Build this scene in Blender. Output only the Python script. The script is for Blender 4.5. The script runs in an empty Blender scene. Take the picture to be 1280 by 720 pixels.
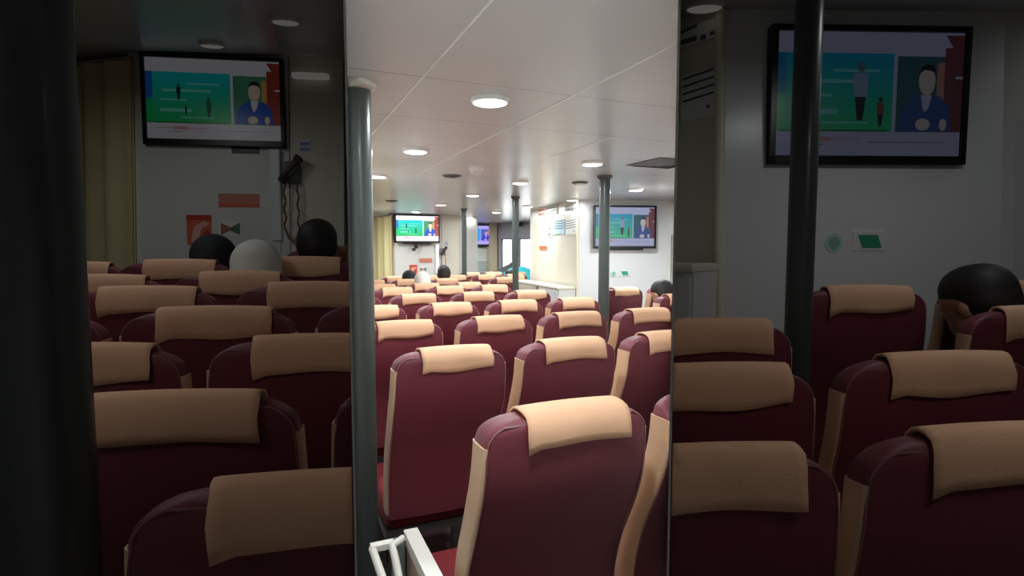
import bpy, bmesh, math, random
from mathutils import Vector, Matrix
random.seed(7)
sc = bpy.context.scene
COL = sc.collection
# ------------------------------------------------------------------ camera
F = 700.0
TH = math.radians(23.4); PT = math.radians(4.0); EYE = 1.5
CAM = Vector((0, 0, EYE))
FW = Vector((math.sin(TH)*math.cos(PT), math.cos(TH)*math.cos(PT), -math.sin(PT)))
RT = Vector((math.cos(TH), -math.sin(TH), 0))
UP = RT.cross(FW)
HD = Vector((math.sin(TH), math.cos(TH), 0))
def ray(px, py): return FW + RT*((px-640)/F) - UP*((py-360)/F)
def at_z(px, py, z):
    r = ray(px, py); t = (z-EYE)/r.z; return CAM + r*t
def on_wall(px, py, p0, p1):
    r = ray(px, py); d = Vector((p1[0]-p0[0], p1[1]-p0[1])); n = Vector((d.y, -d.x))
    t = (n.x*p0[0]+n.y*p0[1])/(n.x*r.x+n.y*r.y)
    return CAM + r*t
cd = bpy.data.cameras.new('camera'); cam = bpy.data.objects.new('camera', cd); COL.objects.link(cam)
cd.sensor_width = 36; cd.lens = F/1280*36; cd.clip_start = 0.02; cd.clip_end = 200
cam.matrix_world = Matrix(((RT.x, UP.x, -FW.x, 0), (RT.y, UP.y, -FW.y, 0), (RT.z, UP.z, -FW.z, EYE), (0, 0, 0, 1)))
sc.camera = cam

# ------------------------------------------------------------------ the three compartments
S = 1.25; K = 1280/404.0
def hdg(x, h, z): return Vector((RT.x*x+HD.x*h, RT.y*x+HD.y*h, z))     # x to the right, h ahead, z up
class Cabin:            # the lit middle cabin
    tag = 'middle'
    def P(s, x, y, z): return Vector((x, y, z))
class Lounge:           # the two dim compartments: wider seats, closer rows, deck and ceiling rising forward
    def __init__(s, tag): s.tag = tag
    def P(s, x, y, z):
        d = Vector((x, y, z)) - CAM
        return CAM + RT*(d.dot(RT)*S) + UP*(d.dot(UP)*S) + FW*(d.dot(FW)*S/K)
MID = Cabin(); LEFT = Lounge('left'); RIGHT = Lounge('right')
SPACE_NAME = {'middle': 'bright middle cabin', 'left': 'dim left compartment', 'right': 'dim right compartment'}
def lin(c): return tuple((v/255/12.92 if v/255 <= .04045 else ((v/255+.055)/1.055)**2.4) for v in c)

# ------------------------------------------------------------------ materials
MATS = {}
def mat(name, rgb, rough=.5, metal=0, spec=.5, bump=0, bscale=200, noise=0, nscale=8, sheen=0, coat=0):
    if name in MATS: return MATS[name]
    m = bpy.data.materials.new(name); m.use_nodes = True; nt = m.node_tree; b = nt.nodes['Principled BSDF']
    c = (*lin(rgb), 1)
    b.inputs['Base Color'].default_value = c
    b.inputs['Roughness'].default_value = rough; b.inputs['Metallic'].default_value = metal
    b.inputs['Specular IOR Level'].default_value = spec
    if sheen: b.inputs['Sheen Weight'].default_value = sheen; b.inputs['Sheen Roughness'].default_value = .4
    if coat: b.inputs['Coat Weight'].default_value = coat; b.inputs['Coat Roughness'].default_value = .12
    tc = nt.nodes.new('ShaderNodeTexCoord')
    if noise:
        n = nt.nodes.new('ShaderNodeTexNoise'); n.inputs['Scale'].default_value = nscale; n.inputs['Detail'].default_value = 5
        nt.links.new(tc.outputs['Object'], n.inputs['Vector'])
        mx = nt.nodes.new('ShaderNodeMix'); mx.data_type = 'RGBA'
        mx.inputs['A'].default_value = tuple(v*(1-noise) for v in c[:3])+(1,)
        mx.inputs['B'].default_value = tuple(min(1, v*(1+noise)) for v in c[:3])+(1,)
        nt.links.new(n.outputs['Fac'], mx.inputs['Factor']); nt.links.new(mx.outputs['Result'], b.inputs['Base Color'])
    if bump:
        n = nt.nodes.new('ShaderNodeTexNoise'); n.inputs['Scale'].default_value = bscale; n.inputs['Detail'].default_value = 3
        nt.links.new(tc.outputs['Object'], n.inputs['Vector'])
        bp = nt.nodes.new('ShaderNodeBump'); bp.inputs['Strength'].default_value = bump; bp.inputs['Distance'].default_value = .01
        nt.links.new(n.outputs['Fac'], bp.inputs['Height']); nt.links.new(bp.outputs['Normal'], b.inputs['Normal'])
    MATS[name] = m; return m
def glow(name, rgb, strength):
    if name in MATS: return MATS[name]
    m = bpy.data.materials.new(name); m.use_nodes = True; nt = m.node_tree; b = nt.nodes['Principled BSDF']
    b.inputs['Base Color'].default_value = (.02, .02, .02, 1); b.inputs['Roughness'].default_value = .3
    b.inputs['Emission Color'].default_value = (*lin(rgb), 1); b.inputs['Emission Strength'].default_value = strength
    MATS[name] = m; return m
def glass_mat():
    m = bpy.data.materials.new('window_glass'); m.use_nodes = True; b = m.node_tree.nodes['Principled BSDF']
    nt = m.node_tree; b.inputs['Roughness'].default_value = .03; b.inputs['Base Color'].default_value = (.8, .85, .85, 1)
    t = nt.nodes.new('ShaderNodeBsdfTransparent'); x = nt.nodes.new('ShaderNodeMixShader'); x.inputs[0].default_value = .08
    nt.links.new(t.outputs[0], x.inputs[1]); nt.links.new(b.outputs[0], x.inputs[2]); nt.links.new(x.outputs[0], nt.nodes['Material Output'].inputs[0]); return m
M_MAROON = mat('maroon_upholstery', (118, 49, 60), .52, bump=.12, bscale=350, noise=.12, nscale=6, sheen=.12)
M_CUSH = mat('red_cushion_fabric', (128, 34, 42), .6, bump=.15, bscale=300)
M_SIDE = mat('beige_vinyl', (224, 184, 150), .42, noise=.06, nscale=5)
M_PIPE = mat('dusty_pink_piping', (140, 92, 98), .45)
M_CLOTH = mat('beige_headrest_cloth', (236, 186, 150), .85, bump=.12, bscale=260, noise=.05, nscale=12)
M_STEEL = mat('brushed_steel', (150, 152, 150), .35, .8)
M_ARM = mat('white_painted_metal', (232, 228, 220), .35)
M_ARMSIDE = mat('pinkish_beige_panel', (205, 175, 155), .5)
M_ARMPOST = mat('grey_blue_post', (120, 132, 135), .35, .3)
M_PILLAR = mat('dark_grey_green_gloss', (68, 76, 74), .34, coat=.2, noise=.06, nscale=3)
M_COLLAR = mat('pale_ring_metal', (196, 192, 184), .3, .4)
M_WALL = mat('pale_wall_panel', (228, 228, 222), .38, noise=.02, nscale=2)
M_CREAM = mat('cream_wall_panel', (232, 226, 208), .35, noise=.03, nscale=2)
M_WHITE = mat('white_gloss_panel', (238, 240, 240), .25)
M_GREYW = mat('purple_grey_panel', (184, 180, 190), .5)
M_TAN = mat('tan_column', (205, 190, 160), .4)
M_CURT = mat('yellow_curtain', (240, 226, 172), .75, noise=.1, nscale=4, bump=.2, bscale=60)
M_FLOOR = mat('dark_carpet', (70, 46, 48), .9, bump=.5, bscale=150, noise=.25, nscale=30)
M_BULK = mat('grey_bulkhead_panel', (210, 210, 205), .5, noise=.02, nscale=2)
M_BLACK = mat('black_plastic', (22, 22, 26), .3)
M_GREY = mat('mid_grey_plastic', (110, 112, 112), .5)
M_DARKG = mat('dark_grey_metal', (80, 80, 80), .5)
M_LAMPRIM = mat('white_lamp_rim', (235, 235, 232), .3)
M_ORANGE = mat('orange_red_print', (226, 112, 72), .5)
M_RED = mat('red_print', (206, 60, 44), .5)
M_GREEN = mat('green_print', (60, 168, 128), .5)
M_MINT = mat('mint_print', (196, 232, 214), .5)
M_BLUEP = mat('pale_blue_print', (190, 222, 240), .5)
M_DKPR = mat('dark_print', (86, 96, 92), .5)
M_PAPER = mat('white_paper', (244, 244, 240), .6)
M_TEAL = mat('teal_raincoat', (42, 186, 196), .5, bump=.4, bscale=14)
M_SKIN = mat('skin', (190, 140, 112), .5, noise=.05, nscale=20)
M_HAIR = mat('black_hair', (34, 28, 27), .6, bump=.2, bscale=160)
M_HIJB = mat('black_headscarf', (28, 32, 34), .8, bump=.2, bscale=60)
M_HIJW = mat('white_headscarf', (226, 224, 214), .8, bump=.2, bscale=60)
M_SHIRTS = {c: mat(c+'_shirt', v, .8, bump=.3, bscale=90) for c, v in dict(black=(40, 42, 46), white=(220, 218, 210), grey=(110, 108, 108), navy=(50, 58, 84), olive=(96, 98, 84)).items()}
M_TROUS = mat('dark_trousers', (44, 46, 54), .85)
M_SHOE = mat('black_shoe', (30, 28, 28), .5)
M_GLASS = glass_mat()
M_LAMP = glow('lamp_lens', (255, 252, 246), 9)
M_LAMPDIM = glow('dimmed_lamp_lens', (255, 250, 240), .07)
M_STRIP = glow('window_slit_glow', (255, 255, 250), 1.6)  # emission standing in for daylight in the window slit
M_STRIPDIM = glow('dimmed_window_slit_glow', (235, 238, 238), .06)

# glossy ceiling sheet with fine dark cross seams
def ceiling_mat():
    m = bpy.data.materials.new('glossy_ceiling_panel'); m.use_nodes = True; nt = m.node_tree; b = nt.nodes['Principled BSDF']
    L = nt.links; tc = nt.nodes.new('ShaderNodeTexCoord'); sp = nt.nodes.new('ShaderNodeSeparateXYZ'); L.new(tc.outputs['Object'], sp.inputs[0])
    def mth(op, a, bv=None, c=None):
        n = nt.nodes.new('ShaderNodeMath'); n.operation = op
        for i, v in enumerate((a, bv, c)):
            if v is None: continue
            if isinstance(v, (int, float)): n.inputs[i].default_value = v
            else: L.new(v, n.inputs[i])
        return n.outputs[0]
    def seam(src, off, pitch, w):
        a = mth('ADD', src, off); a = mth('DIVIDE', a, pitch); a = mth('FRACT', a); a = mth('SUBTRACT', a, .5); a = mth('ABSOLUTE', a)
        return mth('GREATER_THAN', a, .5-w/pitch/2)
    sy = seam(sp.outputs['Y'], 12-1.755+.6, .61, .007)
    sx = seam(sp.outputs['X'], 12-.51, .6, .004)
    sy = mth('MULTIPLY', sy, mth('GREATER_THAN', sp.outputs['Y'], 1.5))
    sm = mth('MULTIPLY', mth('MAXIMUM', sy, mth('MULTIPLY', sx, .6)), .55)
    n = nt.nodes.new('ShaderNodeTexNoise'); n.inputs['Scale'].default_value = 1.6; L.new(tc.outputs['Object'], n.inputs['Vector'])
    mx = nt.nodes.new('ShaderNodeMix'); mx.data_type = 'RGBA'; mx.inputs['A'].default_value = (*lin((196, 196, 196)), 1); mx.inputs['B'].default_value = (*lin((208, 208, 208)), 1)
    L.new(n.outputs['Fac'], mx.inputs['Factor'])
    m2 = nt.nodes.new('ShaderNodeMix'); m2.data_type = 'RGBA'; L.new(mx.outputs['Result'], m2.inputs['A']); m2.inputs['B'].default_value = (*lin((96, 88, 84)), 1)
    L.new(sm, m2.inputs['Factor']); L.new(m2.outputs['Result'], b.inputs['Base Color'])
    b.inputs['Roughness'].default_value = .27; b.inputs['Specular IOR Level'].default_value = .6
    return m
M_CEIL = ceiling_mat()

# ------------------------------------------------------------------ mesh helpers
class MB:
    def __init__(s): s.v = []; s.f = []; s.mi = []; s.m = 0
    def add(s, vs, fs):
        o = len(s.v); s.v += [tuple(v) for v in vs]
        for f in fs: s.f.append([i+o for i in f]); s.mi.append(s.m)
        return s
    def box(s, x0, x1, y0, y1, z0, z1):
        return s.add([(x0,y0,z0),(x1,y0,z0),(x1,y1,z0),(x0,y1,z0),(x0,y0,z1),(x1,y0,z1),(x1,y1,z1),(x0,y1,z1)],
                     [(3,2,1,0),(4,5,6,7),(0,1,5,4),(1,2,6,5),(2,3,7,6),(3,0,4,7)])
    def rings(s, rs, cap=True):
        n = len(rs[0]); vs = [p for r in rs for p in r]; fs = []
        for i in range(len(rs)-1):
            for j in range(n):
                k = (j+1) % n; fs.append((i*n+j, i*n+k, (i+1)*n+k, (i+1)*n+j))
        if cap: fs.append(tuple(range(n-1, -1, -1))); fs.append(tuple((len(rs)-1)*n+j for j in range(n)))
        return s.add(vs, fs)
    def tube(s, pts, r, n=8):
        pts = [Vector(p) for p in pts]; rs = []
        rr = r if isinstance(r, (list, tuple)) else [r]*len(pts)
        for i, p in enumerate(pts):
            t = (pts[min(i+1, len(pts)-1)]-pts[max(i-1, 0)]).normalized()
            a = t.cross(Vector((0, 0, 1)));
            if a.length < .1: a = t.cross(Vector((0, 1, 0)))
            a.normalize(); b = t.cross(a)
            rs.append([p+(a*math.cos(2*math.pi*j/n)+b*math.sin(2*math.pi*j/n))*rr[i] for j in range(n)])
        return s.rings(rs)
    def lathe(s, prof, n=32, c=(0, 0, 0)):
        return s.rings([[(c[0]+r*math.cos(2*math.pi*j/n), c[1]+r*math.sin(2*math.pi*j/n), c[2]+z) for j in range(n)] for r, z in prof])
    def rbox(s, x0, x1, y0, y1, z0, z1, r):      # box with rounded vertical edges and softened rims
        def ring(ins, z):
            q = []
            for cx, cy, a0 in ((x1-r, y1-r, 0), (x0+r, y1-r, 90), (x0+r, y0+r, 180), (x1-r, y0+r, 270)):
                for k in range(5):
                    a = math.radians(a0+k*22.5); rr = max(r-ins, .0005); q.append((cx+rr*math.cos(a), cy+rr*math.sin(a), z))
            return q
        e = min(r, (z1-z0)/3)
        return s.rings([ring(e*.6, z0), ring(e*.18, z0+e*.3), ring(0, z0+e), ring(0, z1-e), ring(e*.18, z1-e*.3), ring(e*.6, z1)])
    def obj(s, name, mats, parent=None, smooth=False):
        me = bpy.data.meshes.new(name); me.from_pydata(s.v, [], s.f)
        for m in (mats if isinstance(mats, (list, tuple)) else [mats]): me.materials.append(m)
        for i, p in enumerate(me.polygons): p.material_index = s.mi[i]; p.use_smooth = smooth
        bm = bmesh.new(); bm.from_mesh(me); bmesh.ops.recalc_face_normals(bm, faces=bm.faces); bm.to_mesh(me); bm.free()
        if smooth:
            try: me.set_sharp_from_angle(angle=math.radians(50))
            except Exception: pass
        o = bpy.data.objects.new(name, me); COL.objects.link(o); o.parent = parent
        return o
def empty(name, loc=(0, 0, 0), rz=0, scale=(1, 1, 1)):
    o = bpy.data.objects.new(name, None); COL.objects.link(o); o.location = loc; o.rotation_euler = (0, 0, rz); o.scale = scale
    o.empty_display_size = .1; return o
def tag(o, label, cat, group=None, space=None):
    o['label'] = label; o['category'] = cat
    if group: o['group'] = group
    if space: SP[o.name] = space.tag
    return o
SP = {}
def struct(o, space=None):
    o['kind'] = 'structure'
    if space: SP[o.name] = space.tag
    return o
def copy_tree(o, parent=None):
    c = o.copy(); COL.objects.link(c)
    c.parent = parent
    for ch in list(o.children): copy_tree(ch, c)
    return c
def place(o, sp, p, d=(1, 0), extra=1.0):
    """stand object o at plan point p of a compartment, its local x along plan direction d"""
    a = sp.P(*p); b = sp.P(p[0]+d[0], p[1]+d[1], p[2]); u = b-a
    o.location = a; o.rotation_euler = (0, 0, math.atan2(u.y, u.x))
    k = math.hypot(u.x, u.y)/math.hypot(*d); z = 1.0 if sp is MID else S
    o.scale = (k*extra, (1 if sp is MID else 1.1)*extra, z*extra); return o

# ------------------------------------------------------------------ shell of the compartments
BULK = 0.75                     # the added partitions start this far ahead of the eye
XL, XR = (438-640)/F, (842-640)/F
dirL = (HD*math.cos(PT)+RT*XL).normalized(); dirR = (HD*math.cos(PT)+RT*XR).normalized()
nL = Vector((dirL.y, -dirL.x, 0)); nR = Vector((-dirR.y, dirR.x, 0))     # both point into the middle cabin
HT = .0016
def strip(name, d, length, z0, z1):
    p = Vector((d.y, -d.x, 0))*HT; a = d*BULK; b = d*length
    mb = MB(); mb.add([(a+p)+Vector((0,0,z0)), (b+p)+Vector((0,0,z0)), (b-p)+Vector((0,0,z0)), (a-p)+Vector((0,0,z0)),
                       (a+p)+Vector((0,0,z1)), (b+p)+Vector((0,0,z1)), (b-p)+Vector((0,0,z1)), (a-p)+Vector((0,0,z1))],
                      [(3,2,1,0),(4,5,6,7),(0,1,5,4),(1,2,6,5),(2,3,7,6),(3,0,4,7)])
    return struct(mb.obj(name, M_BULK))
strip('wall_left_added_partition', dirL, 15, -.7, 3.7); strip('wall_right_added_partition', dirR, 15, -.7, 3.7)  # added dividers that keep the cabin light out of the side compartments
def slab_h(name, pts, zf, th, m, kind=True):     # horizontal-ish slab through heading-frame points, zf gives the height
    lo = [hdg(x, h, zf(h)) for x, h in pts]; hi = [hdg(x, h, zf(h)+th) for x, h in pts]; n = len(pts)
    mb = MB(); mb.add(lo+hi, [tuple(range(n-1, -1, -1)), tuple(range(n, 2*n))]+[(i, (i+1) % n, n+(i+1) % n, n+i) for i in range(n)])
    return struct(mb.obj(name, m))
wl = XL/math.cos(PT); wr = XR/math.cos(PT)
far = 14.5
slab_h('floor_middle_cabin', [(wl*BULK, BULK), (wr*BULK, BULK), (wr*far, far), (wl*far, far)], lambda h: 0-.06, .06, M_FLOOR)
slab_h('ceiling_middle_cabin', [(wl*BULK, BULK), (wr*BULK, BULK), (wr*far, far), (wl*far, far)], lambda h: 2.1, .05, M_CEIL)
sl = math.tan(PT)*(K-1)/(1+math.tan(PT)**2*K)
zfl = lambda h: EYE-EYE*S/(math.cos(PT)**2+K*math.sin(PT)**2)+sl*h
zcl = lambda h: EYE+.6*S/(math.cos(PT)**2+K*math.sin(PT)**2)+sl*h
W, BK, FR = 6.5, -1.2, 7.0
for nm, w, sg in (('left', wl, -1), ('right', wr, 1)):
    q = [(w*BULK, BULK), (sg*W, BULK), (sg*W, FR), (w*FR, FR)]
    slab_h('floor_%s_compartment' % nm, q, lambda h: zfl(h)-.06, .06, M_FLOOR)
    slab_h('ceiling_%s_compartment' % nm, q, zcl, .05, M_CEIL)
    for wn, (a, b) in (('outer', ((sg*W, BULK), (sg*(W+.1), FR))), ('fore', ((min(sg*W, w*FR), FR), (max(sg*W, w*FR), FR+.1)))):
        pts = [(a[0], a[1]), (b[0], a[1]), (b[0], b[1]), (a[0], b[1])]
        slab_h('wall_%s_%s' % (nm, wn), pts, lambda h: -.7, 4.4, M_WALL)
slab_h('floor_lobby', [(-W, BK), (W, BK), (W, BULK), (-W, BULK)], lambda h: -.28, .28, M_FLOOR)
slab_h('ceiling_lobby', [(-W, BK), (W, BK), (W, BULK), (-W, BULK)], lambda h: 2.1, .4, M_CEIL)
slab_h('wall_aft', [(-W, BK-.1), (W, BK-.1), (W, BK), (-W, BK)], lambda h: -.3, 2.8, M_BULK)
for sg, nm in ((-1, 'port'), (1, 'starboard')):
    slab_h('wall_lobby_'+nm, [(sg*W, BK), (sg*(W+.1), BK), (sg*(W+.1), BULK), (sg*W, BULK)], lambda h: -.3, 2.8, M_BULK)

def wall(sp, name, p0, p1, z0, z1, m, th=.06):
    a0, a1, b0, b1 = sp.P(*p0, z0), sp.P(*p1, z0), sp.P(*p0, z1), sp.P(*p1, z1)
    d = a1-a0; n = Vector((-d.y, d.x, 0)).normalized()*th
    if n.dot(Vector(((a0+a1).x, (a0+a1).y, 0))) < 0: n = -n       # the thickness lies away from the eye
    mb = MB(); mb.add([a0, a1, a1+n, a0+n, b0, b1, b1+n, b0+n], [(3,2,1,0),(4,5,6,7),(0,1,5,4),(1,2,6,5),(2,3,7,6),(3,0,4,7)])
    return struct(mb.obj(name, m), sp)
# plan of the forward end
T1a, T1b = (1.93, 9.7), (2.775, 9.7)          # panel carrying the left screen
CB = (3.15, 9.7)                               # tan column right edge
PA, PB = (3.74, 7.86), (3.5, 6.05)            # panel with the printed notices
RA, RB = (3.5, 6.05), (4.60, 5.72)            # panel carrying the right screen
HB = (5.6, 4.3)                               # hull side
FA, FB = (3.2, 12.4), (4.88, 12.4)            # far wall
SB = (6.78, 8.2)                              # slanted window wall end
def curtain(sp):
    pts = []; n = 90; a = Vector((1.92, 9.62)); b = Vector((1.40, 11.6))
    mb = MB(); lo = []; hi = []; lo2 = []; hi2 = []
    for i in range(n+1):
        t = i/n; p = a.lerp(b, t); w = .035*math.sin(t*44)+.012*math.sin(t*97+1)
        q = (p.x+w*.9, p.y+w*.3); q2 = (p.x+w*.9+.012, p.y+w*.3)
        lo.append(sp.P(*q, .05)); hi.append(sp.P(*q, 2.06)); lo2.append(sp.P(*q2, .05)); hi2.append(sp.P(*q2, 2.06))
    vs = lo+hi+lo2+hi2; N = n+1; fs = []
    for i in range(n):
        fs += [(i, i+1, N+i+1, N+i), (2*N+i, 3*N+i, 3*N+i+1, 2*N+i+1), (N+i, N+i+1, 3*N+i+1, 3*N+i), (i, 2*N+i, 2*N+i+1, i+1)]
    mb.add(vs, fs); o = mb.obj('curtain', M_CURT, smooth=True)
    rail = MB().tube([sp.P(1.93, 9.6, 2.07), sp.P(1.41, 11.55, 2.07)], .012).obj('curtain_rail', M_COLLAR, o)
    return tag(o, 'yellow pleated curtain left of the wall screen in the %s' % SPACE_NAME[sp.tag], 'curtain', None, sp)
def forward_left(sp):
    sfx = '' if sp is MID else '_'+sp.tag
    wall(sp, 'wall_screen_panel'+sfx, T1a, T1b, 0, 2.1, M_WALL)
    wall(sp, 'wall_screen_panel_return'+sfx, (1.93, 9.7), (1.93, 9.95), 0, 2.1, M_GREY, .02)
    wall(sp, 'wall_column'+sfx, (2.835, 9.7), CB, 0, 2.1, M_CREAM, .3 if sp is MID else .12)
    wall(sp, 'wall_above_slot'+sfx, (2.775, 9.72), (2.835, 9.72), 0, 2.1, M_WALL, .05)
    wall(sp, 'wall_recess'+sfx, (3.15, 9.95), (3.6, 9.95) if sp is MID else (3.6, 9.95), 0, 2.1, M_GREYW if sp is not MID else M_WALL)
    curtain(sp)
    a = on_wall(545.2, 306, (0, 9.66), (1, 9.66)); b = on_wall(548.6, 341, (0, 9.66), (1, 9.66))
    L = b.x-a.x; H = a.z-b.z
    r = empty('glowing_window_slit'); place(r, sp, (a.x, 9.66, b.z))
    MB().box(0, L, 0, .012, 0, H).obj('lens', M_STRIP if sp is MID else M_STRIPDIM, r)  # window slit made as a glowing strip, its daylight put in as emission
    MB().box(-.006, L+.006, .012, .03, -.006, H+.006).obj('slit_frame', M_LAMPRIM, r)
    tag(r, 'narrow white window slit, a glowing strip, beside the left wall screen, %s' % SPACE_NAME[sp.tag], 'light', None, sp)
forward_left(LEFT)
forward_left(MID)
# middle cabin only
wall(MID, 'wall_fore', FA, FB, 0, 2.1, M_WALL)
wall(MID, 'wall_fore_left', (1.2, 12.4), FA, 0, 2.1, M_WALL)
def slanted():
    A = FB; B = SB
    def u(px): q = on_wall(px, 315, A, B); return (q.x, q.y)
    top, bot = 1.73, 1.04
    pts = [A, u(626.5), u(640), u(648.5), u(672), B]
    wall(MID, 'wall_windows_upper', A, B, top, 2.1, M_GREYW); wall(MID, 'wall_windows_lower', A, B, 0, bot, M_WALL)
    for i, (p, q) in enumerate(((pts[0], pts[1]), (pts[2], pts[3]), (pts[4], pts[5]))): wall(MID, 'wall_window_pier.%03d' % i, p, q, bot, top, M_GREYW)
    for i, (p, q) in enumerate(((pts[1], pts[2]), (pts[3], pts[4]))):
        w = wall(MID, 'window_%d' % (i+1), p, q, bot, top, M_GLASS, .008)
        d = (Vector(q)-Vector(p)).normalized()*.02
        for j, (e, g, za, zb) in enumerate(((p, q, bot, bot+.02), (p, q, top-.02, top), (p, (p[0]+d.x, p[1]+d.y), bot, top), ((q[0]-d.x, q[1]-d.y), q, bot, top))):
            f = wall(MID, 'window_frame', e, g, za, zb, M_GREY, .05); f.parent = w
            del f['kind']
    return pts
slanted()
def forward_right(sp):
    sfx = '' if sp is MID else '_'+sp.tag
    wall(sp, 'wall_notice_panel'+sfx, PA, PB, 0, 2.1, M_CREAM, .05)
    wall(sp, 'wall_right_screen_panel'+sfx, RA, RB, 0, 2.1, M_WHITE, .05)
    q = on_wall(838.6, 300, RB, HB); A = (q.x, q.y)
    wall(sp, 'wall_hull'+sfx, RB, A, 0, 2.1, M_WALL, .05)
    wall(sp, 'wall_hull_upper'+sfx, A, HB, 1.67, 2.1, M_WALL, .05); wall(sp, 'wall_hull_lower'+sfx, A, HB, 0, .95, M_WALL, .05)
    if sp is MID:
        wall(sp, 'window_3', A, HB, .95, 1.67, M_GLASS, .008)
    else:
        wall(sp, 'window_5', A, HB, .95, 1.67, mat('drawn_white_blind', (214, 216, 216), .7), .02)
    for i, z in enumerate((1.35,)):
        pass
    tr = MB(); a = sp.P(PB[0], PB[1], 0); b = sp.P(PB[0], PB[1], 2.1)
    tr.tube([a, b], .02 if sp is MID else .025, 10); struct(tr.obj('trim_%d' % (1 if sp is MID else 2), mat('cream_corner_trim', (248, 240, 214), .3), smooth=True), sp)
forward_right(RIGHT); forward_right(MID)
wall(MID, 'wall_notice_panel_end', PA, (3.95, 7.9), 0, 2.1, M_WALL, .05)
o = MB().box(4.72, 4.9, 12.2, 12.39, 0, 2.1).obj('wall_corner_post', M_TAN); struct(o, MID)
# white ceiling strips along the cabin
for i, x in enumerate((-.09, .51, 1.11, 1.71)):
    y0, y1 = ((.8, 4.6) if x < 1.5 else (2.6, 3.3))
    o = MB().box(x-.004, x+.004, y0, y1, 2.0975, 2.1005).obj('trim_%d' % (3+i), M_LAMPRIM); struct(o, MID)

# ------------------------------------------------------------------ passenger seat
ZT, HW, THK = 1.12, .223, .092
PROF = [(.44, .155), (.55, .150), (.62, .142), (.73, .112), (.80, .078), (.87, .044), (.95, .014), (1.02, .003), (1.12, 0)]
def yb(z):
    if z <= PROF[0][0]: return PROF[0][1]
    for (a, p), (b, q) in zip(PROF, PROF[1:]):
        if z <= b:
            t = (z-a)/(b-a); return p+(q-p)*t
    return PROF[-1][1]
def ybs(z): return (yb(z-.03)+yb(z)*2+yb(z+.03))/4
def hw(z):
    w = HW-.008*max(0, (z-.9)/.2)
    if z > ZT-.055: t = min(1, (z-(ZT-.055))/.055); w = w-.078+.078*math.sqrt(max(0, 1-t*t))
    return w
def back_ring(z, ins=0, r=.018, n=5):
    w = hw(z)-ins*.3; y0 = ybs(z)+ins; y1 = ybs(z)+THK-ins; r = min(r, (y1-y0)/2.2); pts = []
    def zz(x): return z-.010*(x/HW)**2*max(0, min(1, (z-.9)/.2))
    for cx, cy, a0 in ((w-r, y1-r, 0), (-w+r, y1-r, 90), (-w+r, y0+r, 180), (w-r, y0+r, 270)):
        for k in range(n):
            a = math.radians(a0+k*90/(n-1)); x = cx+r*math.cos(a); pts.append((x, cy+r*math.sin(a), zz(x)))
        if a0 == 0:
            for t in (.25, .5, .75): x = (w-r)*(1-2*t); pts.append((x, y1+.006*math.sin(math.pi*t), zz(x)))
        if a0 == 180:
            for t in (.15, .3, .5, .7, .85): x = -(w-r)*(1-2*t); pts.append((x, y0-.010*math.sin(math.pi*t), zz(x)))
    return pts
def seat_cloth(var):
    rnd = random.Random(var); mb = MB(); nx = 18
    path = [(-.014, -.066), (-.0145, -.05), (-.014, -.03), (-.010, -.014), (.004, .002), (.022, .009), (.048, .0115), (.074, .008), (.094, -.004), (.107, -.03), (.110, -.07), (.112, -.12), (.113, -.17)]
    ph = rnd.uniform(0, 6); am = rnd.uniform(.002, .006); tw = rnd.uniform(-.008, .012); wd = .139+rnd.uniform(-.004, .004)
    g = []
    for i in range(nx+1):
        x = -wd+2*wd*i/nx
        row = []
        for j, (y, z) in enumerate(path):
            e = max(0, 1-j/3); dz = e*(am*math.sin(ph+x*22)-.004*math.cos(x*10)+tw*(x/wd)+(-.010 if i < 2 else 0)*(1-i/2))
            dy = -e*abs(am)*.8*(1+math.sin(ph*2+x*30))-(.002 if j in (1, 2) else 0)
            edge = .0015*math.sin(j*1.7+ph) if i in (0, nx) else 0
            row.append((x+.018+edge, y+dy+(ybs(ZT+z) if z < 0 else 0), ZT+z+dz-.010*((x+.018)/HW)**2))
        g.append(row)
    m = len(path)
    mb.add([p for r in g for p in r], [(i*m+j, (i+1)*m+j, (i+1)*m+j+1, i*m+j+1) for i in range(nx) for j in range(m-1)])
    o = mb.obj('headrest_cloth', M_CLOTH, smooth=True)
    md = o.modifiers.new('thick', 'SOLIDIFY'); md.thickness = .005; md.offset = 0
    return o
CLOTHS = []
for v in range(4):
    o = seat_cloth(v+3); CLOTHS.append(o.data)
    bpy.data.objects.remove(o)
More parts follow.
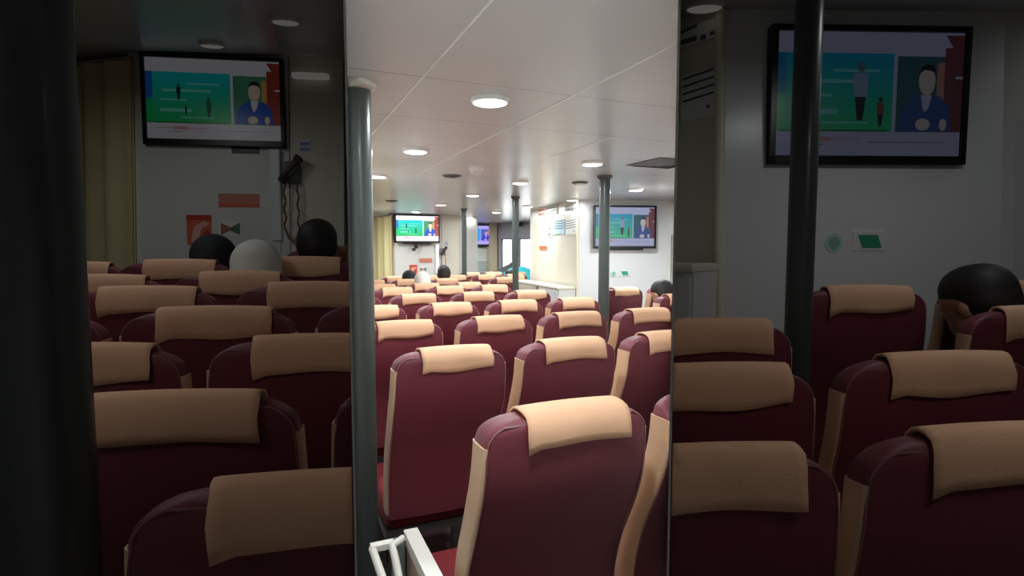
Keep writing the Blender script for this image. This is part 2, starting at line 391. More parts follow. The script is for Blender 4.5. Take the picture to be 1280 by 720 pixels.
def build_seat(arm):
    root = empty('passenger_seat')
    b = MB(); rs = []
    zs = [.44+.02*i for i in range(32)]; zs = [z for z in zs if z < ZT-.032]
    rs.append(back_ring(.43, .02)); rs += [back_ring(z) for z in zs]
    for a in (0, 18, 36, 54, 70, 82): rs.append(back_ring(ZT-.03+.03*math.sin(math.radians(a)), .03*(1-math.cos(math.radians(a)))))
    b.rings(rs); b.obj('backrest', M_MAROON, root, True)
    for sg in (-1, 1):
        p = MB(); rr = []
        for i in range(31):
            z = .46+i*(1.067-.46)/30; w = hw(z)-.001; y0 = ybs(z)+.004; y1 = ybs(z)+THK-.004
            dz = -.010*max(0, min(1, (z-.9)/.2))
            rr.append([(sg*(w-.006), y0-.002, z+dz), (sg*(w-.001), y0+.001, z+dz), (sg*(w+.0025), y0+.012, z+dz), (sg*(w+.003), (y0+y1)/2, z+dz), (sg*(w+.0025), y1-.012, z+dz), (sg*(w-.001), y1, z+dz), (sg*(w-.01), y1-.004, z+dz)])
        p.rings(rr); p.obj('side_panel', M_SIDE, root, True)
    # piping round the rear edge
    pts = []
    zl = [.47+.03*i for i in range(21)]; zl = [z for z in zl if z <= ZT-.055]+[ZT-.055+.055*t for t in (.25, .45, .62, .76, .86)]
    for z in zl: pts.append((-(hw(z)-.006), ybs(z)+.003, z-.010))
    for z in reversed(zl): pts.append(((hw(z)-.006), ybs(z)+.003, z-.010))
    MB().tube(pts, .0024, 6).obj('piping', M_PIPE, root, True)
    c = bpy.data.objects.new('headrest_cloth', CLOTHS[0]); COL.objects.link(c); c.parent = root
    md = c.modifiers.new('thick', 'SOLIDIFY'); md.thickness = .005; md.offset = 0
    MB().rbox(-.225, .225, .20, .66, .37, .49, .05).obj('seat_cushion', M_CUSH, root, True)
    f = MB(); f.box(-.22, .22, .22, .60, .33, .368); f.box(-.2, -.16, .24, .28, .03, .33); f.box(.16, .2, .24, .28, .03, .33); f.box(-.2, -.16, .54, .58, .03, .33); f.box(.16, .2, .54, .58, .03, .33)
    f.obj('frame', M_STEEL, root)
    for sg in (-1, 1):
        l = MB(); l.box(sg*.18-.03, sg*.18+.03, .18, .64, 0, .03); l.obj('foot_bar', M_STEEL, root)
    if arm:
        a = MB(); a.box(-.304, -.264, .10, .44, .655, .69); a.box(-.304, -.264, .10, .14, .45, .655); ao = a.obj('armrest', M_ARM, root)
        MB().box(-.298, -.270, .14, .43, .50, .655).obj('infill_panel', M_ARMSIDE, ao)
        MB().rbox(-.340, -.306, .405, .445, 0.0, .672, .008).obj('post', M_ARMPOST, root)
        g = MB(); g.tube([(-.345, .04, .46), (-.345, .36, .655), (-.345, .40, .672), (-.31, .42, .676)], .011); g.box(-.40, -.335, .415, .44, .655, .672); g.tube([(-.395, .43, .66), (-.395, .05, .66)], .011)
        g.obj('side_rail', M_ARM, root, True)
    return root
proto = build_seat(False); proto_arm = build_seat(True)
ORD = ['first', 'second', 'third', 'fourth', 'fifth', 'sixth', 'seventh', 'eighth', 'ninth', 'tenth', 'eleventh', 'twelfth']
nseat = 0
def put_seat(sp, x, y, arm, label, group, vs=1.0, pos=None):
    global nseat
    r = copy_tree(proto_arm if arm else proto); nseat += 1
    place(r, sp, (x, y, 1.12)); top = r.location.copy(); base = sp.P(x, y, 0)
    # stand it upright on the deck under its back
    h = Vector((top.x, top.y, 0)).dot(HD); fz = 0 if sp is MID else zfl(h+.02)
    r.location = (top.x, top.y, fz); r.scale.z = (top.z-fz)/1.12*vs
    r.scale.y = 1 if sp is MID else .58
    if sp is not MID: r.scale.x *= 1.07; r.location += RT*-.012
    for ch in r.children:
        if ch.name.startswith('headrest_cloth'): ch.data = CLOTHS[nseat % 4]
    tag(r, label, 'seat', group, sp); return r
COLS = [.6, 1.11, 1.62, 2.12]
rows = [  # (y, [x...])
 (1.12, [.638, 1.145]), (1.98, [.618, 1.122, 1.62]), (2.82, [.612, 1.133, 1.63, 2.14]), (3.66, [.61, 1.122, 1.62, 2.11, 3.10]),
 (4.5, [.6, 1.1, 1.62, 2.12, 3.13, 3.66]), (5.34, [.6, 1.1, 1.62, 2.1]), (6.15, [1.11, 1.60, 2.11]), (7.02, [1.15, 1.58, 2.10, 2.93]),
 (7.86, [1.62, 2.12, 2.5, 2.97, 3.45]), (8.70, [3.03, 3.42, 4.0])]
def colname(i, n):
    if n == 1: return 'only seat'
    if i == 0: return 'leftmost seat'
    if i == n-1: return 'rightmost seat'
    return '%s seat from the left' % ORD[i]
for ri, (y, xs) in enumerate(rows):
    for i, x in enumerate(xs):
        lab = 'maroon seat in the bright middle cabin, %s row away, %s' % (ORD[ri], colname(i, len(xs)))
        put_seat(MID, x, y, i == 0 and x < .7 and ri < 1, lab, 'maroon seats in the bright middle cabin', .985 if y > 6 else 1)
left_rows = [(1.98, [.618]), (2.82, [.612, 1.133]), (3.66, [.61, 1.122]), (4.5, [.6, 1.1, 1.62]), (5.34, [1.1, 1.62]), (6.15, [1.11, 1.60]), (7.02, [1.15, 1.58, 2.10]), (7.86, [2.5])]
for ri, (y, xs) in enumerate(left_rows):
    for i, x in enumerate(xs):
        put_seat(LEFT, x, y, False, 'maroon seat in the dim left compartment, %s row away, %s' % (ORD[ri], colname(i, len(xs))), 'maroon seats in the dim left compartment', .99 if y > 6 else 1)
right_rows = [(1.98, [1.122, 1.62]), (2.82, [1.63, 2.15]), (3.66, [2.11, 3.10]), (4.5, [3.13, 3.66])]
for ri, (y, xs) in enumerate(right_rows):
    for i, x in enumerate(xs):
        put_seat(RIGHT, x, y, False, 'maroon seat in the dim right compartment, %s row away, %s' % (ORD[ri], colname(i, len(xs))), 'maroon seats in the dim right compartment')
def kill(o):
    for c in list(o.children): kill(c)
    bpy.data.objects.remove(o)
kill(proto); kill(proto_arm)

# ------------------------------------------------------------------ pillars
def pillar(sp, x, y, r, label, collar=True):
    a = sp.P(x, y, 1.5); h = Vector((a.x, a.y, 0)).dot(HD)
    if sp is MID: z0, z1 = 0, 2.1
    else: z0, z1 = zfl(h), zcl(h)
    root = empty('pillar', (a.x, a.y, z0)); H = z1-z0
    MB().lathe([(r, 0), (r, H-.004)], 40).obj('shaft', M_PILLAR, root, True)
    MB().lathe([(r+.001, H-.030), (r*1.2, H-.026), (r*1.42, H-.012), (r*1.45, H-.001)], 40).obj('collar', M_COLLAR if r > .045 else M_DARKG, root, True)
    MB().lathe([(r*1.5, 0), (r*1.5, .01), (r*1.1, .03), (r+.001, .032)], 40).obj('base_ring', M_COLLAR, root, True)
    return tag(root, label, 'pillar', None, sp)
lp = at_z(446, 103, 2.1)
pillar(MID, lp.x, lp.y, .049, 'thick grey-green round pillar close by at the left of the bright cabin')
pillar(MID, 2.557, 3.98, .045, 'dark grey round pillar in front of the right wall screen, bright cabin')
pillar(MID, 2.62, 5.95, .037, 'grey pillar between two bright windows and the teal raincoat')
pillar(MID, 2.70, 8.05, .037, 'farthest thin grey pillar, left of the small far screen')
pillar(LEFT, lp.x, lp.y, .060, 'broad dark pillar at the far left edge of the dim left compartment')
pillar(LEFT, 2.70, 8.05, .032, 'thin dark pillar at the right edge of the dim left compartment')
pillar(RIGHT, 2.557, 3.98, .042, 'dark pillar crossing in front of the big screen, dim right compartment')

# ------------------------------------------------------------------ ceiling fittings
def lamp(sp, x, y, label, power, r=.068, on=True):
    a = sp.P(x, y, 2.1); h = Vector((a.x, a.y, 0)).dot(HD); z = 2.1 if sp is MID else zcl(h)
    root = empty('ceiling_light', (a.x, a.y, z), 0 if sp is MID else 0)
    if sp is not MID: root.rotation_euler = (math.atan(sl)*math.cos(TH), -math.atan(sl)*math.sin(TH), 0)
    MB().lathe([(r*1.14, 0), (r*1.14, -.008), (r*1.07, -.016), (r*1.0, -.018), (r*1.0, -.01)], 40).obj('rim', M_LAMPRIM, root, True)
    MB().lathe([(r*.99, -.012), (r*.9, -.02), (r*.5, -.024), (.001, -.025)], 40).obj('lens', M_LAMP if sp is MID else M_LAMPDIM, root, True)
    tag(root, label, 'ceiling light', 'round ceiling lights of the '+SPACE_NAME[sp.tag], sp)
    if power:
        ld = bpy.data.lights.new('downlight', 'AREA'); ld.shape = 'DISK'; ld.size = r*2; ld.energy = power
        ld.color = (.90, .97, 1)
        lo = bpy.data.objects.new('downlight', ld); COL.objects.link(lo); lo.location = (a.x, a.y, z-.03 if sp is MID else z-.05)
PW = 11.5
lamps = [(.83, 2.14, 'largest and nearest round ceiling light, centre of the bright ceiling'), (.83, 3.39, 'second round ceiling light going away along the left row'),
 (.83, 4.68, 'round ceiling light just right of the near left pillar'), (2.08, 3.40, 'round ceiling light near top of the dark right pillar, left of it'),
 (2.08, 4.62, 'round ceiling light above the middle of the bright cabin'), (2.08, 5.90, 'third round ceiling light of the middle row, left of centre'),
 (2.13, 7.33, 'round ceiling light between left screen and middle row'), (2.17, 8.87, 'round ceiling light directly above the left wall screen'),
 (3.39, 4.71, 'rightmost round ceiling light, above the right wall screen'), (3.39, 5.99, 'round ceiling light over the corner of the notice panel')]
for px, py, lb in ((659.5, 259.2, 'small round ceiling light left of the notice panel'), (586.8, 272.2, 'farthest small ceiling light above the far screen'), (620.5, 266.3, 'small ceiling light beyond the third pillar')):
    q = at_z(px, py, 2.08); lamps.append((q.x, q.y, lb))
for x, y, lb in lamps: lamp(MID, x, y, lb, 2.2 if 5.9 < y < 6.1 and x > 3 else 1.5 if (8 < y < 9 and x < 2.5) else 27 if (y < 5 and x > 3) else (PW*1.6 if y > 8 else PW))
lamp(MID, 3.5, 11.2, 'added unseen fill lamp behind the far cream column, brightening the far wall', 30)  # added out of sight to brighten the far wall
lamp(MID, 5.3, 9.7, 'added unseen fill lamp behind the notice panel, brightening the window wall', 30)  # added out of sight to brighten the window wall
lamp(MID, 1.22, 8.5, 'added unseen fill lamp behind the near left pillar, brightening the curtain', 28)  # added behind the pillar, stands in for daylight on the curtain
lamp(MID, .38, .78, 'round ceiling light overhead, above the top edge of the view', PW*.8)
for px, py, lb in ((550.6, 255, 'brighter round ceiling light above and right of the screen, dim left compartment'), (521.5, 264.3, 'round ceiling light just above the screen top, dim left compartment'), (561, 276.4, 'small round light low at the right, dim left compartment')):
    q = at_z(px, py, 2.09) if py < 270 else on_wall(px, py, (0, 9.6), (1, 9.6))
    if py < 270: lamp(LEFT, q.x, q.y, lb, 0, .066)
    else:
        r = empty('wall_light'); place(r, LEFT, (q.x, 9.62, q.z))
        MB().rbox(-.11, .11, -.04, .03, -.012, .012, .03).obj('lens', M_LAMPDIM, r, True); tag(r, 'small oval wall light high on the cream column, dim left compartment', 'light', None, LEFT)
q = at_z(716, 249.5, 2.09); lamp(RIGHT, q.x, q.y, 'round ceiling light at the upper left, dim right compartment', 0, .08)
def fitting(px, py, kind, label):
    q = at_z(px, py, 2.09); root = empty(kind, (q.x, q.y, 2.1))
    if kind == 'smoke_detector':
        MB().lathe([(.055, 0), (.055, -.015), (.045, -.022)], 28).obj('base', M_LAMPRIM, root, True)
        MB().lathe([(.042, -.022), (.042, -.04), (.02, -.055), (.001, -.056)], 28).obj('sensor', M_WALL, root, True); cat = 'smoke detector'
    elif kind == 'ceiling_speaker':
        MB().lathe([(.075, 0), (.075, -.008), (.065, -.012), (.05, -.012)], 32).obj('rim', M_DARKG, root, True)
        MB().lathe([(.049, -.008), (.046, -.022), (.001, -.024)], 32).obj('grille', M_WALL, root, True); cat = 'speaker'
    else:
        MB().lathe([(.078, 0), (.078, -.006), (.068, -.009)], 32).obj('rim', M_GREY, root, True)
        MB().lathe([(.066, -.008), (.06, -.014), (.03, -.014), (.028, -.009), (.001, -.012)], 32).obj('diffuser', M_DARKG, root, True); cat = 'air vent'
    return tag(root, label, cat, None, MID)
fitting(595.5, 211, 'smoke_detector', 'white smoke detector on the ceiling left of the middle light')
fitting(565, 221, 'round_air_vent', 'flat dark round air vent below the smoke detector')
fitting(725, 229.5, 'ceiling_speaker', 'round ceiling speaker with dark rim left of the right pillar')
fitting(489.5, 251.8, 'round_air_vent', 'thin dark round vent just above the yellow curtain')
# square ceiling diffuser
q = at_z(830, 205.5, 2.09); root = empty('square_air_vent', (q.x, q.y, 2.1))
v = MB(); s_ = .185
for k in range(4):
    a = s_-k*.045; b = a-.024; z0, z1 = -.004-k*.004, -.012-k*.004
    for i in range(4):
        c, s2 = math.cos(i*math.pi/2), math.sin(i*math.pi/2)
        R = lambda x, y, z: (x*c-y*s2, x*s2+y*c, z)
        v.add([R(-a, -a, z0), R(a, -a, z0), R(b, -b, z1), R(-b, -b, z1), R(-a, -a, z0+.004), R(a, -a, z0+.004), R(b, -b, z1+.004), R(-b, -b, z1+.004)], [(0,1,2,3),(7,6,5,4),(0,4,5,1),(2,6,7,3)])
v.obj('louvres', M_GREY, root); MB().box(-s_, s_, -s_, s_, -.003, 0).obj('back_plate', M_DARKG, root)
tag(root, 'square grey louvred air vent on the ceiling at the right', 'air vent', None, MID)

# ------------------------------------------------------------------ screens
def poly_screen(w, h, bright, layout, parent):
    mb = MB(); names = []; ms = []
    def m(rgb):
        n = 'picture_%s_%d_%d_%d' % (bright[0], *rgb)
        mm = glow(n, rgb, bright[1])
        if mm not in ms: ms.append(mm)
        return ms.index(mm)
    def P(pts, rgb, lvl=0):
        i = m(rgb); mb.m = i; y = -.0006*lvl
        mb.add([((u-.5)*w, y, (.5-v)*h) for u, v in pts], [tuple(range(len(pts)))])
    def R(u0, v0, u1, v1, rgb, lvl=0): P([(u0, v0), (u1, v0), (u1, v1), (u0, v1)], rgb, lvl)
    def E(u, v_, ru, rv, rgb, lvl): P([(u+ru*math.cos(a*math.pi/8), v_+rv*math.sin(a*math.pi/8)) for a in range(16)], rgb, lvl)
    A = layout
    R(0, 0, 1, 1, A['bar'])
    n = 10
    for i in range(n):           # sky to grass, in bands of the picture
        t = i/(n-1); c = tuple(int(A['sky'][k]*(1-t)+A['grass'][k]*t) for k in range(3)); R(.0, .17+.63*i/n, .625, .17+.63*(i+1)/n, c, 1)
    R(0, .17, .05, .5, A['edge'], 2); R(0, .5, .05, .8, A['grass'], 2)
    R(.02, .785, .6, .80, tuple(int(c*.6) for c in A['grass']), 3)
    R(.645, .19, .94, .8, A['room'], 1); R(.9, .12, 1, .8, A['side'], 2); R(.86, .24, .9, .6, A['door'], 2); R(.96, .35, 1, .37, A['bar'], 3)
    P([(.90, .02), (1, .02), (1, .16), (.955, .16)], A['side'], 2)
    # streaks of light in the outdoor picture
    for (a, b, c_, d) in ((.12, .38, .48, .41), (.1, .50, .3, .52), (.1, .62, .33, .66), (.3, .3, .55, .32), (.25, .72, .5, .735)): R(a, b, c_, d, A['hi'], 3)
    # presenter
    P([(.66, .79), (.68, .60), (.74, .51), (.88, .51), (.93, .60), (.945, .79)], A['suit'], 4)
    P([(.775, .5), (.835, .5), (.82, .6), (.80, .64), (.785, .6)], A['bar'], 5)
    E(.805, .39, .045, .115, A['skin'], 6); P([(.76, .33), (.775, .27), (.81, .25), (.84, .27), (.852, .34), (.83, .31), (.79, .30)], A['hair'], 7)
    E(.79, .74, .04, .05, A['skin'], 6); E(.90, .74, .02, .05, A['skin'], 6)
    for f in A['figs']:
        u, v_, sz, c, c2 = f
        E(u, v_-.16*sz, .022*sz, .04*sz, A['hair'] if c2 == 0 else c2, 5); P([(u-.04*sz, v_-.11*sz), (u+.04*sz, v_-.11*sz), (u+.035*sz, v_+.08*sz), (u-.035*sz, v_+.08*sz)], c, 4)
        P([(u-.03*sz, v_+.08*sz), (u+.03*sz, v_+.08*sz), (u+.015*sz, v_+.27*sz), (u-.015*sz, v_+.27*sz)], A['hair'], 4)
    R(.08, .855, .45, .865, A['tick'], 3); R(.5, .88, .92, .888, A['tick2'], 3); R(.15, .9, .26, .91, A['tick2'], 3)
    P([(.20, .84), (.29, .84), (.31, .88), (.2, .88)], A['tick'], 3)
    return mb.obj('picture', ms, parent)
def tv(sp, loc, d, w, h, bright, layout, label, mount=True):
    r = empty('wall_screen'); place(r, sp, loc, d)
    b = MB(); t = .022
    b.box(-w/2, w/2, 0, .05, h/2-t, h/2); b.box(-w/2, w/2, 0, .05, -h/2, -h/2+t*1.4); b.box(-w/2, -w/2+t, 0, .05, -h/2, h/2); b.box(w/2-t*.9, w/2, 0, .05, -h/2, h/2); b.box(-w/2, w/2, .02, .055, -h/2, h/2)
    b.obj('bezel', M_BLACK, r)
    poly_screen(w-2*t, h-2.4*t, bright, layout, r).location = (0, .012, .004)
    g = MB(); g.rbox(-w*.32, w*.32, .05, .09, -h*.5-.02, -h*.2, .01)
    if mount: g.box(-.05, .01, .05, .07, -h/2-.10, -h/2); g.box(-.09, -.03, .045, .065, -h/2-.14, -h/2-.09); g.box(w*.1, w*.3, .04, .06, -h/2-.035, -h/2)
    g.box(-.06, .06, .06, .12, -.1, .1); g.obj('wall_mount', M_BLACK, r)
    return tag(r, label, 'screen', None, sp)
LAY1 = dict(bar=(236, 232, 240), sky=(20, 208, 216), grass=(10, 200, 110), edge=(30, 110, 210), room=(70, 150, 110), side=(160, 60, 50), door=(225, 165, 90), hi=(130, 232, 214), suit=(14, 84, 196), skin=(240, 214, 190), hair=(30, 40, 50), tick=(220, 160, 170), tick2=(170, 170, 185),
            figs=[(.24, .40, .42, (20, 60, 60), 0), (.29, .62, .25, (20, 80, 80), 0), (.46, .58, .5, (10, 110, 90), 0)])
LAY2 = dict(bar=(178, 184, 222), sky=(20, 150, 196), grass=(30, 178, 160), edge=(20, 130, 180), room=(46, 96, 110), side=(110, 60, 70), door=(176, 130, 120), hi=(110, 200, 210), suit=(52, 84, 150), skin=(200, 190, 196), hair=(30, 34, 44), tick=(190, 140, 160), tick2=(120, 124, 160),
            figs=[(.45, .44, 1.0, (140, 160, 196), (96, 116, 140)), (.56, .62, .5, (120, 80, 70), 0)])
LAY2['sky'] = (0, 158, 200); LAY2['grass'] = (40, 190, 130)
LAY3 = dict(LAY1, bar=(176, 160, 240), sky=(40, 150, 236), grass=(30, 160, 226), edge=(40, 120, 230), room=(60, 90, 190), side=(190, 70, 110), hi=(110, 210, 250), suit=(50, 40, 200), skin=(200, 150, 200), door=(220, 130, 150), figs=[(.24, .40, .42, (20, 60, 120), 0), (.43, .5, .5, (30, 80, 160), 0)])
def tv_px(sp, x0, y0, x1, y1, wl_, off, bright, layout, label, mount=True):
    a = on_wall(x0, (y0+y1)/2, *wl_); b = on_wall(x1, (y0+y1)/2, *wl_); xc = (x0+x1)/2
    t = on_wall(xc, y0, *wl_); u = on_wall(xc, y1, *wl_)
    c = (a+b)/2; d = Vector((b.x-a.x, b.y-a.y)); wd = d.length; d.normalize()
    return tv(sp, (c.x, c.y, (t.z+u.z)/2), d, wd, t.z-u.z, bright, layout, label, mount)
W1 = ((0, 9.55), (1, 9.55)); off = Vector((RB[1]-RA[1], RA[0]-RB[0])).normalized()*.13
W2 = ((RA[0]+off.x, RA[1]+off.y), (RB[0]+off.x, RB[1]+off.y)); W3 = ((0, 12.27), (1, 12.27))
BR = ('lit', 1.25); BRR = ('muted', .62); BDL = ('dimL', .072); BDR = ('dimR', .065)
tv_px(MID, 493.6, 268.3, 549.8, 303.5, W1, 0, BR, LAY1, 'brightly lit wall screen beside the yellow curtain, bright cabin')
tv_px(MID, 742.5, 256.8, 820.5, 310.7, W2, 0, BRR, LAY2, 'wall screen behind the dark right pillar, bright cabin', False)
tv_px(MID, 575, 280.8, 616.3, 307, W3, 0, ('blue', 1.0), LAY3, 'small bluish far screen behind the farthest pillar')
tv_px(LEFT, 493.6, 268.3, 549.8, 303.5, W1, 0, BDL, LAY1, 'dim wall screen with presenter in blue, left compartment')
tv_px(RIGHT, 742.5, 256.8, 820.5, 310.7, W2, 0, BDR, LAY2, 'large dim wall screen crossed by a pillar, right compartment', False)

# ------------------------------------------------------------------ signs and notices on the walls
def sign(sp, wl_, x0, y0, x1, y1, m, label, name='wall_sign', marks=None, off=.012, cat='sign', shape=None):
    a = on_wall(x0, (y0+y1)/2, *wl_); b = on_wall(x1, (y0+y1)/2, *wl_); xc = (x0+x1)/2
    t = on_wall(xc, y0, *wl_); u = on_wall(xc, y1, *wl_); c = (a+b)/2; d = Vector((b.x-a.x, b.y-a.y)); w = d.length; d.normalize(); h = t.z-u.z
    r = empty(name); nrm = Vector((d.y, -d.x))
    place(r, sp, (c.x+nrm.x*off, c.y+nrm.y*off, (t.z+u.z)/2), d)
    mb = MB()
    if shape is None: mb.box(-w/2, w/2, 0, .006, -h/2, h/2)
    else:
        n = len(shape); mb.add([((p-.5)*w, 0, (.5-q)*h) for p, q in shape]+[((p-.5)*w, .006, (.5-q)*h) for p, q in shape], [tuple(range(n)), tuple(range(2*n-1, n-1, -1))]+[(i, n+i, n+(i+1) % n, (i+1) % n) for i in range(n)])
    mb.obj('plate', m, r)
    for (pts, mm, nm) in (marks or []):
        k = MB(); n = len(pts)
        k.add([((p-.5)*w, -.002, (.5-q)*h) for p, q in pts]+[((p-.5)*w, 0, (.5-q)*h) for p, q in pts], [tuple(range(n)), tuple(range(2*n-1, n-1, -1))]+[(i, n+i, n+(i+1) % n, (i+1) % n) for i in range(n)]); k.obj(nm, mm, r)
    return tag(r, label, cat, None, sp)
def rc(a, b, c, d): return [(a, b), (c, b), (c, d), (a, d)]
WT = (T1a, T1b); WP = (PA, PB); WR = (RA, RB)
circ = [(.5+.5*math.cos(a*math.pi/10), .5+.5*math.sin(a*math.pi/10)) for a in range(20)]
for sp in (MID, LEFT):
    nm = SPACE_NAME[sp.tag]
    sign(sp, WT, 524, 322.8, 540, 328, mat('faded_red_print', (214, 140, 116), .5), 'long faded red strip sign below the left screen, '+nm, marks=[(rc(0, .75, 1, 1), M_ORANGE, 'lower_band')])
    sign(sp, WT, 511.5, 331.2, 521.2, 343, M_ORANGE, 'square orange-red fire notice low on the screen panel, '+nm, marks=[(rc(0, 0, 1, .16), M_RED, 'top_band'), ([(.15, .9), (.3, .4), (.7, .2), (.95, .3), (.6, .45), (.4, .95)], mat('pale_pink_print', (244, 190, 170), .5), 'emblem'), ([(.55, .9), (.7, .55), (.95, .5), (.85, .9)], M_RED, 'flame')])
    sign(sp, WT, 524.2, 333.6, 533.2, 339.6, M_PAPER, 'small notice with a bow-shaped red and green mark, '+nm, marks=[([(.08, .1), (.5, .42), (.5, .62), (.08, .9)], mat('dull_red_print', (170, 110, 96), .5), 'red_half'), ([(.92, .1), (.5, .42), (.5, .62), (.92, .9)], mat('dull_green_print', (90, 120, 96), .5), 'green_half')])
    sign(sp, ((2.8, 9.7), CB), 555.6, 301.6, 560.4, 306.5, M_PAPER, 'tiny blue and white sticker on the cream column, '+nm, marks=[(rc(.1, .15, .9, .45), mat('soft_blue_print', (150, 160, 220), .5), 'upper_bar'), (rc(.1, .6, .9, .9), mat('soft_blue_print', (150, 160, 220), .5), 'lower_bar')])
    # intercom handset with hanging cord
    a = on_wall(553.5, 314.5, (0, 9.66), (1, 9.66)); r = empty('intercom_handset'); place(r, sp, (a.x, 9.66, a.z))
    MB().rbox(-.045, .045, -.03, .035, -.06, .06, .015).obj('cradle', M_GREY, r, True)
    h = MB().tube([(-.05, -.05, -.05), (-.02, -.075, -.01), (.02, -.075, .03), (.05, -.05, .075)], [.028, .016, .016, .03], 10); h.obj('handset', mat('dark_brown_handset', (74, 50, 50), .4), r, True)
    cpts = [(-.04+.0*t, -.045, -.06-.34*t) for t in [i/12 for i in range(13)]]
    pts = [(-.04+.006*math.sin(i*1.4), -.045, -.05-.02*i) for i in range(15)]+[(-.02, -.045, -.37), (.0, -.045, -.39), (.02, -.045, -.37)]+[(.035+.005*math.sin(i*1.4), -.04, -.34+.02*i) for i in range(15)]
    MB().tube(pts, .007, 6).obj('cord', mat('dull_red_cord', (150, 96, 88), .5), r, True)
    tag(r, 'wall intercom handset with hanging coiled cord on the cream column, '+nm, 'intercom', None, sp)
for sp in (MID, RIGHT):
    nm = SPACE_NAME[sp.tag]
    sign(sp, WR, 763.2, 338.2, 770.2, 346, M_MINT, 'round pale green safety disc on the white wall, '+nm, shape=circ, marks=[([(.5+.32*math.cos(a*math.pi/8), .5+.32*math.sin(a*math.pi/8)) for a in range(16)], mat('sage_print', (150, 200, 180), .5), 'emblem')])
    sign(sp, WR, 774, 337.6, 787, 345.2, M_PAPER, 'white notice with a green slanted block on the white wall, '+nm, marks=[([(.15, .18), (.75, .18), (.88, .85), (.3, .85)], M_GREEN, 'green_block')])
    if sp is MID:
        sign(sp, WP, 673.5, 260.5, 683.5, 270, M_PAPER, 'two red bars printed at the top left of the notice panel', marks=[(rc(.1, .1, .9, .35), M_ORANGE, 'upper_bar'), (rc(.1, .65, .9, .9), M_ORANGE, 'lower_bar')])
        sign(sp, WP, 684.5, 258, 697.5, 268.5, M_PAPER, 'white notice with thin green lines near the notice panel top', marks=[(rc(.0, .1, 1, .24), M_DKPR, 'line'), (rc(.3, .48, .95, .56), M_DKPR, 'line'), (rc(.2, .86, .95, .93), M_DKPR, 'line')])
        sign(sp, WP, 684.8, 284, 691, 295.5, M_PAPER, 'narrow notice with stacked dark symbols and arrow, notice panel', marks=[(circ2, M_DKPR, 'symbol') for circ2 in ([(.5+.25*math.cos(a*math.pi/5), .15+.12*math.sin(a*math.pi/5)) for a in range(10)], [(.1, .42), (.9, .42), (.9, .5), (.1, .5)], [(.1, .68), (.9, .68), (.5, 1.0)])])
        sign(sp, WP, 691.5, 275, 706.5, 293, M_BLUEP, 'pale blue notice with dark text lines on the notice panel', marks=[(rc(.2, .05+.17*i, .95, .11+.17*i), M_DKPR, 'text_line') for i in range(4)]+[(rc(.05, .72, .6, .98), M_MINT, 'green_area')])
        sign(sp, WP, 675.2, 307.6, 683.8, 312, M_ORANGE, 'small plain orange sticker low on the notice panel', marks=[(rc(0, 0, 1, .2), M_RED, 'top_edge')])
    sign(sp, WP, 707, 255.8, 721.5, 263, M_PAPER, 'notice with dark green lettering by the corner, '+nm, marks=[([(.05, .12), (.5, .0), (.5, .16), (.05, .3)], M_DKPR, 'letters'), (rc(.05, .62, .5, .9), M_DKPR, 'letters'), (rc(.6, .7, .75, .95), M_DKPR, 'letters'), (rc(.85, .66, .97, .86), M_DKPR, 'letters')])
    sign(sp, WP, 707.8, 274.5, 721.5, 293, M_PAPER, 'white notice with four dark text lines by the corner, '+nm, marks=[([(.05, .08+.16*i), (.95, .02+.16*i), (.95, .06+.16*i), (.05, .12+.16*i)], M_DKPR, 'text_line') for i in range(4)]+[(rc(.75, .76, .85, .82), M_DKPR, 'dot')])
# little speaker box on the purple-grey wall
q = on_wall(652.4, 280.5, FB, SB); r = empty('speaker_box'); d = (Vector(SB)-Vector(FB)).normalized(); place(r, MID, (q.x+d.y*.06, q.y-d.x*.06, q.z), (d.x, d.y))
r.location += (CAM-Vector((q.x, q.y, EYE))).normalized()*.02
MB().rbox(-.05, .05, -.04, .03, -.055, .055, .012).obj('case', M_DARKG, r); MB().box(-.035, .035, -.043, -.038, -.04, .04).obj('grille', M_BLACK, r)
tag(r, 'little dark speaker box high on the purple-grey wall above the windows', 'speaker', None, MID)
# horizontal louvre bank on the far wall
r = empty('louvre_bank'); a = on_wall(578, 326, FA, FB); b = on_wall(616.5, 341, FA, FB); place(r, MID, ((a.x+b.x)/2, 12.39, b.z)); w = b.x-a.x; H = a.z-b.z
MB().box(-w/2, w/2, -.01, 0, 0, H+.02).obj('back_panel', M_WHITE, r)
for i in range(6):
    MB().box(-w/2+.01, w/2-.01, -.03, -.01, i*H/5.6, i*H/5.6+.016).obj('slat', mat('slat_grey_green', (150, 162, 158), .5), r)
tag(r, 'bank of thin grey horizontal louvres on the far wall under the blue screen', 'louvre', None, MID)
# counter under the notice panel
def counter(sp):
    pa, pb = Vector((3.62, 7.86)), Vector((3.46, 6.03)); d = (pb-pa); L = d.length; d.normalize()
    r = empty('counter'); place(r, sp, (pa.x, pa.y, 0), (d.x, d.y))
    D = .24; Hc = 1.03; w = lambda x: x
    k = 1
    b = MB(); b.box(0, L, -D+.02, 0, .05, Hc-.03); b.obj('body', M_WALL, r)
    MB().rbox(-.01, L+.01, -D, .0, Hc-.03, Hc, .012).obj('worktop', M_CREAM, r)
    MB().box(L*.60, L*.63, -D-.0, -D+.02, .05, Hc-.03).obj('post', mat('taupe_post', (150, 145, 135), .5), r)
    MB().box(.02, L*.59, -D+.008, -D+.02, .1, Hc-.05).obj('door', M_CREAM, r); MB().box(L*.64, L-.02, -D+.008, -D+.02, .1, Hc-.05).obj('door', M_WHITE, r)
    if sp is not MID:
        h = Vector((r.location.x, r.location.y, 0)).dot(HD)
    return tag(r, 'waist-high pale counter along the notice panel, %s' % SPACE_NAME[sp.tag], 'counter', None, sp)
counter(MID); counter(RIGHT)
